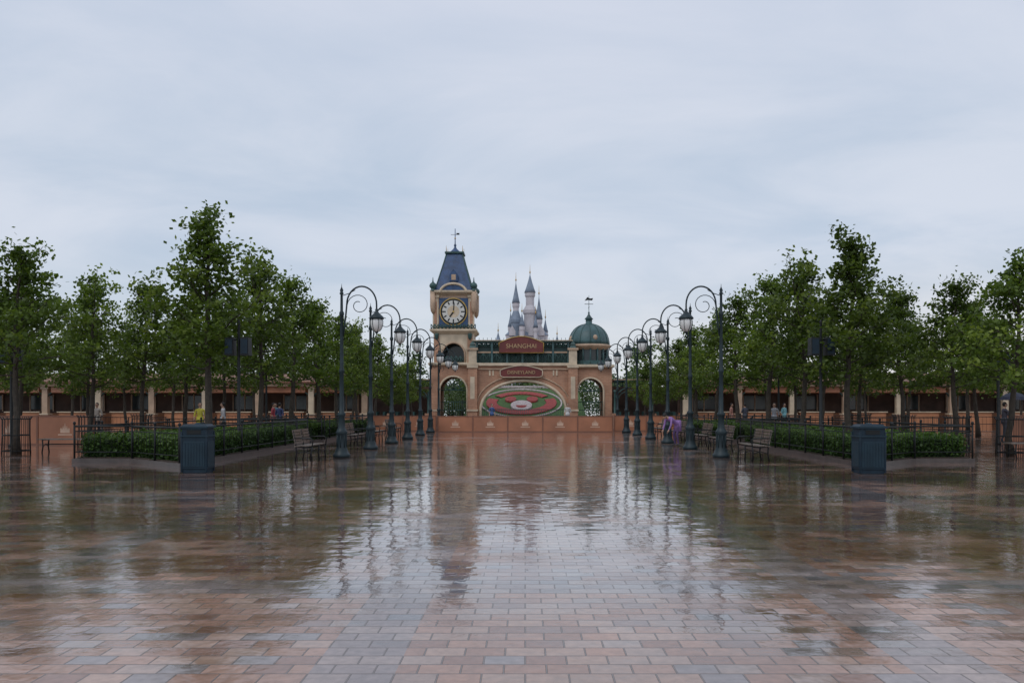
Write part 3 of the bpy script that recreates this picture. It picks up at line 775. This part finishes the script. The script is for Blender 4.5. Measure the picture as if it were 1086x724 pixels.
# domed pavilion
mb=MB(); cx=5.9; cy=Y+1.8; hw=1.75
for yy0 in (cy-hw,cy+hw-.5):
    arch_wall(mb,cx-1.95,cx+1.95,0,5.0,cx-1.2,cx+1.2,2.9,4.1,yy0,yy0+.5,'brick'); arch_trim(mb,cx-1.2,cx+1.2,2.9,4.1,yy0-.03,.09,'cream',14,z0=0)
for s in (-1,1): mb.bb(cx+s*1.7-.25,cx+s*1.7+.25,cy-hw+.5,cy+hw-.5,0,5.0,'brick')
yq=cy-hw+.25
for k in range(13): mb.tube([(cx-1.1+k*.183,yq,0),(cx-1.1+k*.183,yq,2.0)],.02,'green',4)
for z in (.2,1.2,1.95): mb.tube([(cx-1.15,yq,z),(cx+1.15,yq,z)],.03,'green',4)
for k in range(7):
    t=math.pi*(k+.5)/7; mb.tube([(cx,yq,2.9),(cx-1.15*math.cos(t),yq,2.9+1.15*math.sin(t))],.03,'green',4)
mb.tube([(cx-1.15,yq,2.9),(cx+1.15,yq,2.9)],.04,'green',4)
mb.sq([(2.0,5.0),(2.15,5.1),(2.15,5.28),(1.9,5.32)],'cream',(cx,cy,0))
mb.lathe([(1.6,5.32),(1.6,7.0)],'glass',(cx,cy,0),16,False)
for k in range(16):
    a=k*math.pi/8; mb.tube([(cx+1.7*math.cos(a),cy+1.7*math.sin(a),5.3),(cx+1.7*math.cos(a),cy+1.7*math.sin(a),7.0)],.085,'roofgreen',5)
mb.lathe([(1.75,5.32),(1.78,5.7),(1.65,5.72)],'roofgreen',(cx,cy,0),16,False)
mb.lathe([(1.7,6.7),(1.85,6.9),(2.05,7.0),(2.05,7.15),(1.9,7.2)],'tan',(cx,cy,0),24)
dome=[(1.88*math.cos(t)**.85+.001,7.2+1.95*math.sin(t)) for t in [i/9*math.pi/2*.93 for i in range(10)]]
mb.lathe(dome,'roofgreen',(cx,cy,0),24)
for k in range(12):
    a=k*math.pi/6; mb.tube([(cx+(r+.01)*math.cos(a),cy+(r+.01)*math.sin(a),z) for r,z in dome],.045,'green',4)
    if k%3==0:
        r=1.65; c=(cx+r*math.cos(a+.26),cy+r*math.sin(a+.26),7.75); mb.ell(c,(.26,.26,.3),'tan',8)
mb.lathe([(.45,9.05),(.5,9.15),(.3,9.2),(.3,9.55),(.42,9.6),(.2,9.85),(.06,10.1),(.1,10.2),(.03,10.3),(.02,11.8)],'roofgreen',(cx,cy,0),10)
mb.tube([(cx-.4,cy,11.0),(cx+.4,cy,11.0)],.025,'black',5); mb.tube([(cx,cy-.4,10.7),(cx,cy+.4,10.7)],.03,'black',5)
mb.prism([(cx-.4,11.3),(cx-.1,11.37),(cx+.3,11.33),(cx+.4,11.55),(cx+.1,11.52),(cx-.15,11.65)][::-1],cy-.02,cy+.02,'black')
mb.obj('domed_pavilion')

def canopy(x0,x1):
    mb=MB(); n=round(abs(x1-x0)/3.4); wd=(x1-x0)/n
    for i in range(n+1):
        x=x0+i*wd
        mb.lathe([(.22,0),(.22,.4),(.11,.5),(.09,2.8),(.18,3.0)],'green',(x,Y,0),8)
        mb.bb(x-.3,x+.3,Y-.3,Y+.3,0,.9,'brick')
        mb.tube([(x,Y,3.6),(x,Y,4.7)],[.06,.01],'green',5)
        if i<n:
            a,b2=x+.1,x+wd-.1
            arch_trim(mb,a,b2,2.2,3.3,Y,.06,'green',14); arch_trim(mb,a+.25,b2-.25,2.2,3.0,Y,.03,'green',12)
            for k in range(7):
                t=math.pi*(k+.5)/7; xm=(a+b2)/2; w2=(b2-a)/2
                mb.tube([(xm-(w2-.25)*math.cos(t),Y,2.2+.8*math.sin(t)),(xm-w2*math.cos(t),Y,2.2+1.1*math.sin(t))],.025,'green',4)
            for k in range(4):
                mb.bb(a+.3+k*.75,a+.5+k*.75,Y+.2,Y+1.6,0,1.05,'green')
    ladder(mb,x0,x1,3.35,3.75,Y,n*5)
    xs=(min(x0,x1),max(x0,x1))
    mb.bb(xs[0],xs[1],Y-.4,Y+3,3.78,3.9,'green'); mb.bb(xs[0]-.1,xs[1]+.1,Y-.5,Y+3.1,3.902,3.98,'tan')
    mb.bb(xs[0],xs[1],Y+4,Y+4.2,0,3.4,'pavdark')
    mb.obj('turnstile_canopy')
canopy(-29.2,-8.75); canopy(8.1,28.6)

# ------------------------------------------------------------------ flower bed on sloping lawn
mb=MB()
def sl(x,t):
    return (x, 78+14*t, .5+3.3*t-0.4*(x/14)**2*t)
n=20; vs=[];fs=[]
for i in range(n+1):
    for j in range(n+1): vs.append(sl(-6+12*i/n,j/n))
for i in range(n):
    for j in range(n): a=i*(n+1)+j; fs.append((a,a+n+1,a+n+2,a+1))
mb.add(vs,fs,'lawn',True)
mb.add([(-6,78,0),(6,78,0),(6,78,.5),(-6,78,.5)],[(0,1,2,3)],'kerb')
for s in (-6,6): mb.add([(s,78,0),(s,92,0),(s,92,3.7),(s,78,.45)],[(0,1,2,3)],'lawn')
def patch(ring0,ring1,mat,h=.12):
    vs=[];k=len(ring0)
    for (x,t),(x2,t2) in zip(ring0,ring1):
        a=sl(x,t);b2=sl(x2,t2); vs+=[(a[0],a[1],a[2]+.02),(a[0],a[1],a[2]+h),(b2[0],b2[1],b2[2]+h),(b2[0],b2[1],b2[2]+.02)]
    fs=[]
    for i in range(k-1):
        for j in range(3): a=i*4+j; fs.append((a,a+1,a+5,a+4))
    mb.add(vs,fs,mat)
def arcr(cx,ct,rx,rt,a0,a1,n=40): return [(cx+rx*math.cos(a0+(a1-a0)*i/n),ct+rt*math.sin(a0+(a1-a0)*i/n)) for i in range(n+1)]
c0=-.4
patch(arcr(c0,.42,4.3,.46,0,2*math.pi),arcr(c0,.42,4.15,.44,0,2*math.pi),'fwhite')
patch(arcr(c0,.42,3.7,.37,R(-200),R(20)),arcr(c0,.42,2.6,.24,R(-200),R(20)),'fred')
patch(arcr(c0,.42,3.5,.36,R(35),R(145)),arcr(c0,.42,2.7,.27,R(35),R(145)),'fred')
patch(arcr(c0,.30,1.1,.15,0,2*math.pi),arcr(c0,.30,.02,.003,0,2*math.pi),'fwhite',.2)
for s in (-1,1): patch(arcr(c0+s*1.15,.50,.6,.08,0,2*math.pi),arcr(c0+s*1.15,.50,.02,.003,0,2*math.pi),'fred',.2)
patch(arcr(c0,.28,.55,.07,R(180),R(360)),arcr(c0,.28,.02,.003,R(180),R(360)),'fred',.24)
patch([(x,.93) for x in np.linspace(-5,5,30)],[(x,.96) for x in np.linspace(-5,5,30)],'fwhite',.2)
mb.obj('flower_bed')
rng=np.random.default_rng(9); cs=np.stack([rng.uniform(-14,14,9000),rng.uniform(91,95,9000),rng.uniform(.3,5.2,9000)],1)
cs=cs[cs[:,2]<4.3+.8*np.sin(cs[:,0]*1.3)*np.cos(cs[:,0]*.37)]
ts=np.clip(rng.normal(size=len(cs))*.2+.45,0,1)
inst('shrub_bed',make_leafy('shrub_mesh',MB(),leaf_arrays(cs,rng.uniform(.18,.36,len(cs)),rng,ts),ts,'leaf_far'),(0,0,0))

# ------------------------------------------------------------------ castle
mb=MB(); Yc=250
def ctower(x,y,r,z0,zs,zt,n=12,roof='croof'):
    mb.lathe([(r,z0),(r,zs-1.6),(r*1.25,zs-1.0),(r*1.25,zs),(r*1.05,zs+.1)],'cstone',(x,y,0),n,False)
    mb.lathe([(r*1.4,zs),(r*1.0,zs+(zt-zs)*.22),(r*.5,zs+(zt-zs)*.55),(r*.12,zs+(zt-zs)*.86),(.06,zt)],roof,(x,y,0),n)
    mb.tube([(x,y,zt-.3),(x,y,zt+2.6)],[.12,.03],'gold',5); mb.ell((x,y,zt+.2),(.25,.25,.3),'gold',6)
    for k in range(n):
        a=2*math.pi*(k+.5)/n
        for zz in np.arange(max(z0,zs-12),zs-2,3.4):
            mb.box((x+r*math.cos(a)*.98,y+r*math.sin(a)*.98,zz),(.3,.3,1.0),'croof',rot=a)
ctower(1.5,Yc,1.3,0,37.0,43.2); ctower(-2.9,Yc-2,.9,0,33.5,40.5); ctower(4.3,Yc-1,.85,0,28.5,36.5)
mb.lathe([(1.9,0),(1.9,30.0),(2.2,30.5),(2.2,31.5),(1.3,33)],'cstone',(1.5,Yc,0),12,False)
mb.lathe([(1.5,0),(1.5,27),(1.75,27.5),(1.75,28.3),(.9,31)],'croof',(-2.9,Yc-2,0),12,False)
ctower(-4.6,Yc+2,.7,0,26.5,31.5); ctower(6.4,Yc+3,.65,0,25.0,29.5); ctower(-1.0,Yc-5,.7,0,26,30.5); ctower(3.2,Yc-5,.6,0,25.5,30); ctower(-8.5,Yc,1.4,0,19,25); ctower(10,Yc,1.4,0,18,24)
mb.bb(-6,7,Yc-3,Yc+6,0,23.5,'cstone'); mb.add([(-6.2,Yc-3.2,23.5),(7.2,Yc-3.2,23.5),(7.2,Yc+6.2,23.5),(-6.2,Yc+6.2,23.5),(-3.6,Yc+1.5,26.6),(4.6,Yc+1.5,26.6)],[(0,1,5,4),(2,3,4,5),(0,4,3),(1,2,5)],'croof')
for x in (-4,-1,2,5): mb.prism([(x-1,23.3),(x+1,23.3),(x+1,24.6),(x,26.4),(x-1,24.6)][::-1],Yc-3.6,Yc-3.0,'cstone'); 
mb.bb(-14,15,Yc-2,Yc+8,0,16,'cstone')
mb.obj('castle')

# ------------------------------------------------------------------ people
def cmat(name,c): 
    k='cloth_'+name
    if k not in M: M[k]=simple(k,c,0.7,0.2,6)
    return k
def person(loc,yaw,bend=0,stride=0.0,shirt=(.3,.3,.3),pants=(.03,.035,.05),arms='down',sc=1.0,coat=False,sname='a',umbrella=False):
    ks=cmat('top_'+sname,shirt); kp=cmat('legs_'+sname,pants)
    J={};rad={};E=[]
    def j(n,p,r): J[n]=Vector(p); rad[n]=r
    j('pel',(0,0,.94),(.145,.105)); j('waist',(0,0,1.08),(.125,.095)); j('chest',(0,0,1.25),(.15,.11)); j('uch',(0,0,1.39),(.13,.09)); j('neck',(0,0,1.49),(.055,.055)); j('head',(0,-.01,1.56),(.06,.07))
    for s,n in ((-1,'L'),(1,'R')):
        j('sh'+n,(s*.17,0,1.40),(.06,.06))
        if arms=='down' : j('el'+n,(s*.235,.02,1.14),(.045,.045)); j('wr'+n,(s*.245,-.06,.90),(.028,.028))
        elif arms=='fold': j('el'+n,(s*.23,.0,1.15),(.045,.045)); j('wr'+n,(s*.08,-.24,1.20),(.028,.028))
        else: j('el'+n,(s*.20,-.20,1.22),(.045,.045)); j('wr'+n,(s*.14,-.42,1.20),(.028,.028))
        j('hip'+n,(s*.085,0,.88),(.09,.09)); j('kn'+n,(s*.10,-.03-s*stride*.5,.49),(.056,.056)); j('an'+n,(s*.10,.03-s*stride,.09),(.038,.038)); j('toe'+n,(s*.115,-.13-s*stride,.045),(.036,.03))
    if bend:
        piv=J['pel'].copy(); Rm=Matrix.Rotation(bend,3,'X')
        for k in list(J):
            if k[:2] in('wa','ch','uc','ne','he','sh') : J[k]=piv+Rm@(J[k]-piv)
        J['pel']+=Vector((0,.08,-.02))
        for s,n in ((-1,'L'),(1,'R')):
            J['el'+n]=J['sh'+n]+Vector((s*.04,-.06,-.27)); J['wr'+n]=J['el'+n]+Vector((-s*.03,-.10,-.22))
            J['kn'+n]+=Vector((0,-.03,0)); J['hip'+n]+=Vector((0,.08,0))
    names=list(J); idx={n:i for i,n in enumerate(names)}
    E=[('pel','waist'),('waist','chest'),('chest','uch'),('uch','neck'),('neck','head')]
    for n in 'LR': E+=[('uch','sh'+n),('sh'+n,'el'+n),('el'+n,'wr'+n),('pel','hip'+n),('hip'+n,'kn'+n),('kn'+n,'an'+n),('an'+n,'toe'+n)]
    me=bpy.data.meshes.new('sk'); me.from_pydata([J[n] for n in names],[(idx[a],idx[b2]) for a,b2 in E],[]); 
    o=bpy.data.objects.new('sk',me); col.objects.link(o)
    o.modifiers.new('s','SKIN'); ss=o.modifiers.new('ss','SUBSURF'); ss.levels=1; ss.render_levels=1
    for i,n in enumerate(names):
        o.data.skin_vertices[0].data[i].radius=rad[n]
    o.data.skin_vertices[0].data[0].use_root=True
    dg=bpy.context.evaluated_depsgraph_get(); dg.update()
    me2=bpy.data.meshes.new_from_object(o.evaluated_get(dg))
    bpy.data.objects.remove(o)
    mb=MB()
    def seg(p,a,b2):
        ab=b2-a; t=max(0,min(1,(p-a).dot(ab)/ab.length_squared)); return (p-a-ab*t).length
    def key(p):
        best=None
        for a,b2 in E:
            r=(max(rad[a])+max(rad[b2]))/2
            d=seg(p,J[a],J[b2])-r*.8
            if best is None or d<best[0]: best=(d,a,b2)
        a,b2=best[1],best[2]
        if b2=='head' or b2=='neck': return 'skin'
        if b2[:2]=='wr': return ks if coat else 'skin'
        if b2[:3]=='toe': return 'shoe'
        if b2[:2] in('kn','an') or b2[:3]=='hip': return kp
        return ks
    vs=[v.co.copy() for v in me2.vertices]
    groups={}
    for p in me2.polygons: groups.setdefault(key(p.center),[]).append(tuple(p.vertices))
    base=len(mb.v); mb.v+=[tuple(v) for v in vs]
    for k,fl in groups.items():
        i=mb.mi(k)
        for f_ in fl: mb.f.append([a+base for a in f_]); mb.m.append(i); mb.sm.append(True)
    c=J['pel']; mb.lathe([(.150,.16),(.165,.02),(.175,-.10 if not coat else -.30),(.168,-.102 if not coat else -.302)],ks,(c.x,c.y,c.z),14,True,0,1,.78)
    hd=(J['head']-J['neck']).normalized(); hc=J['head']+hd*.075
    mb.ell(hc,(.076,.092,.112),'skin',12)
    fw=Matrix.Rotation(bend*.8,3,'X')@Vector((0,-1,0)); up=Matrix.Rotation(bend*.8,3,'X')@Vector((0,0,1))
    mb.ell(hc-fw*.018+up*.022,(.084,.092,.108),'hair',12)
    mb.ell(hc+fw*.094-up*.012,(.013,.018,.02),'skin',6)
    for s in (-1,1):
        q=hc+fw*.083+up*.008; mb.ell((q.x+s*.03,q.y,q.z),(.011,.007,.007),'hair',6); mb.ell((hc.x+s*.082,hc.y,hc.z),(.012,.02,.03),'skin',6)
    q=hc+fw*.086-up*.05; mb.ell(q,(.022,.007,.006),cmat('lips',(.3,.1,.09)),6)
    for s,n in ((-1,'L'),(1,'R')):
        w_=J['wr'+n]; d=(w_-J['el'+n]).normalized(); sd=Vector((0,1,0)) if abs(d.y)<.7 else Vector((1,0,0)); sd=(sd-d*sd.dot(d)).normalized(); nn=d.cross(sd)
        mb.tube([w_-d*.02,w_+d*.03,w_+d*.08],[.024,.034,.030],'skin',7)
        for k,L in enumerate((.062,.075,.07,.055)):
            b0=w_+d*.078+sd*(-.027+.018*k); mb.tube([b0,b0+d*L*.5-nn*s*.006,b0+d*L-nn*s*.02],[.0085,.008,.006],'skin',5)
        b0=w_+d*.03-sd*.03; mb.tube([b0,b0-sd*.025+d*.025,b0-sd*.03+d*.055],[.011,.009,.007],'skin',5)
    if umbrella:
        t=Vector(J['wrR'])+Vector((0,0,.9)); mb.tube([J['wrR']+Vector((0,0,-.1)),t],.01,'black',5)
        mb.lathe([(.58,-.26),(.50,-.12),(.32,.0),(.12,.06),(.01,.08)],cmat('umbrella',(.02,.025,.05)),tuple(t),8,False)
    o=mb.obj('person',loc,yaw); o.scale=(sc,)*3
    return o
person((6.0,31.6,0),R(-60),bend=R(62),shirt=(.30,.17,.42),pants=(.10,.06,.16),coat=True,sname='purple',sc=.95)
person((-14.7,36,0),R(20),shirt=(.55,.5,.06),pants=(.03,.04,.08),sname='yellow')
person((-14.0,36.9,0),R(-70),stride=.16,shirt=(.5,.5,.52),pants=(.02,.02,.03),sname='white')
person((-12.95,42,0),R(160),shirt=(.04,.06,.16),pants=(.1,.09,.08),sname='navy')
person((-13.6,43,0),R(90),stride=.15,shirt=(.4,.06,.08),pants=(.04,.05,.1),sname='red')
person((-16.3,52,0),R(10),shirt=(.1,.25,.3),sname='teal',arms='fold')
person((13.6,43.5,0),R(-20),shirt=(.35,.36,.4),pants=(.03,.03,.04),sname='grey')
person((13.2,51,0),R(60),stride=.15,shirt=(.5,.25,.2),sname='coral')
person((13.9,50.4,0),R(200),shirt=(.06,.07,.1),sname='dark',arms='fold')
person((16.9,52,0),R(30),shirt=(.2,.45,.5),sname='aqua')
person((20.4,33.9,0),R(80),stride=.12,shirt=(.05,.05,.07),sname='black',arms='front',umbrella=True)
person((-21.5,40,0),R(0),shirt=(.45,.4,.35),sname='beige')
person((3.2,60,0),R(0),shirt=(.5,.5,.5),sname='pale'); person((-2.6,62,0),R(30),shirt=(.05,.1,.25),sname='blue2')
print('objs',len(bpy.data.objects))
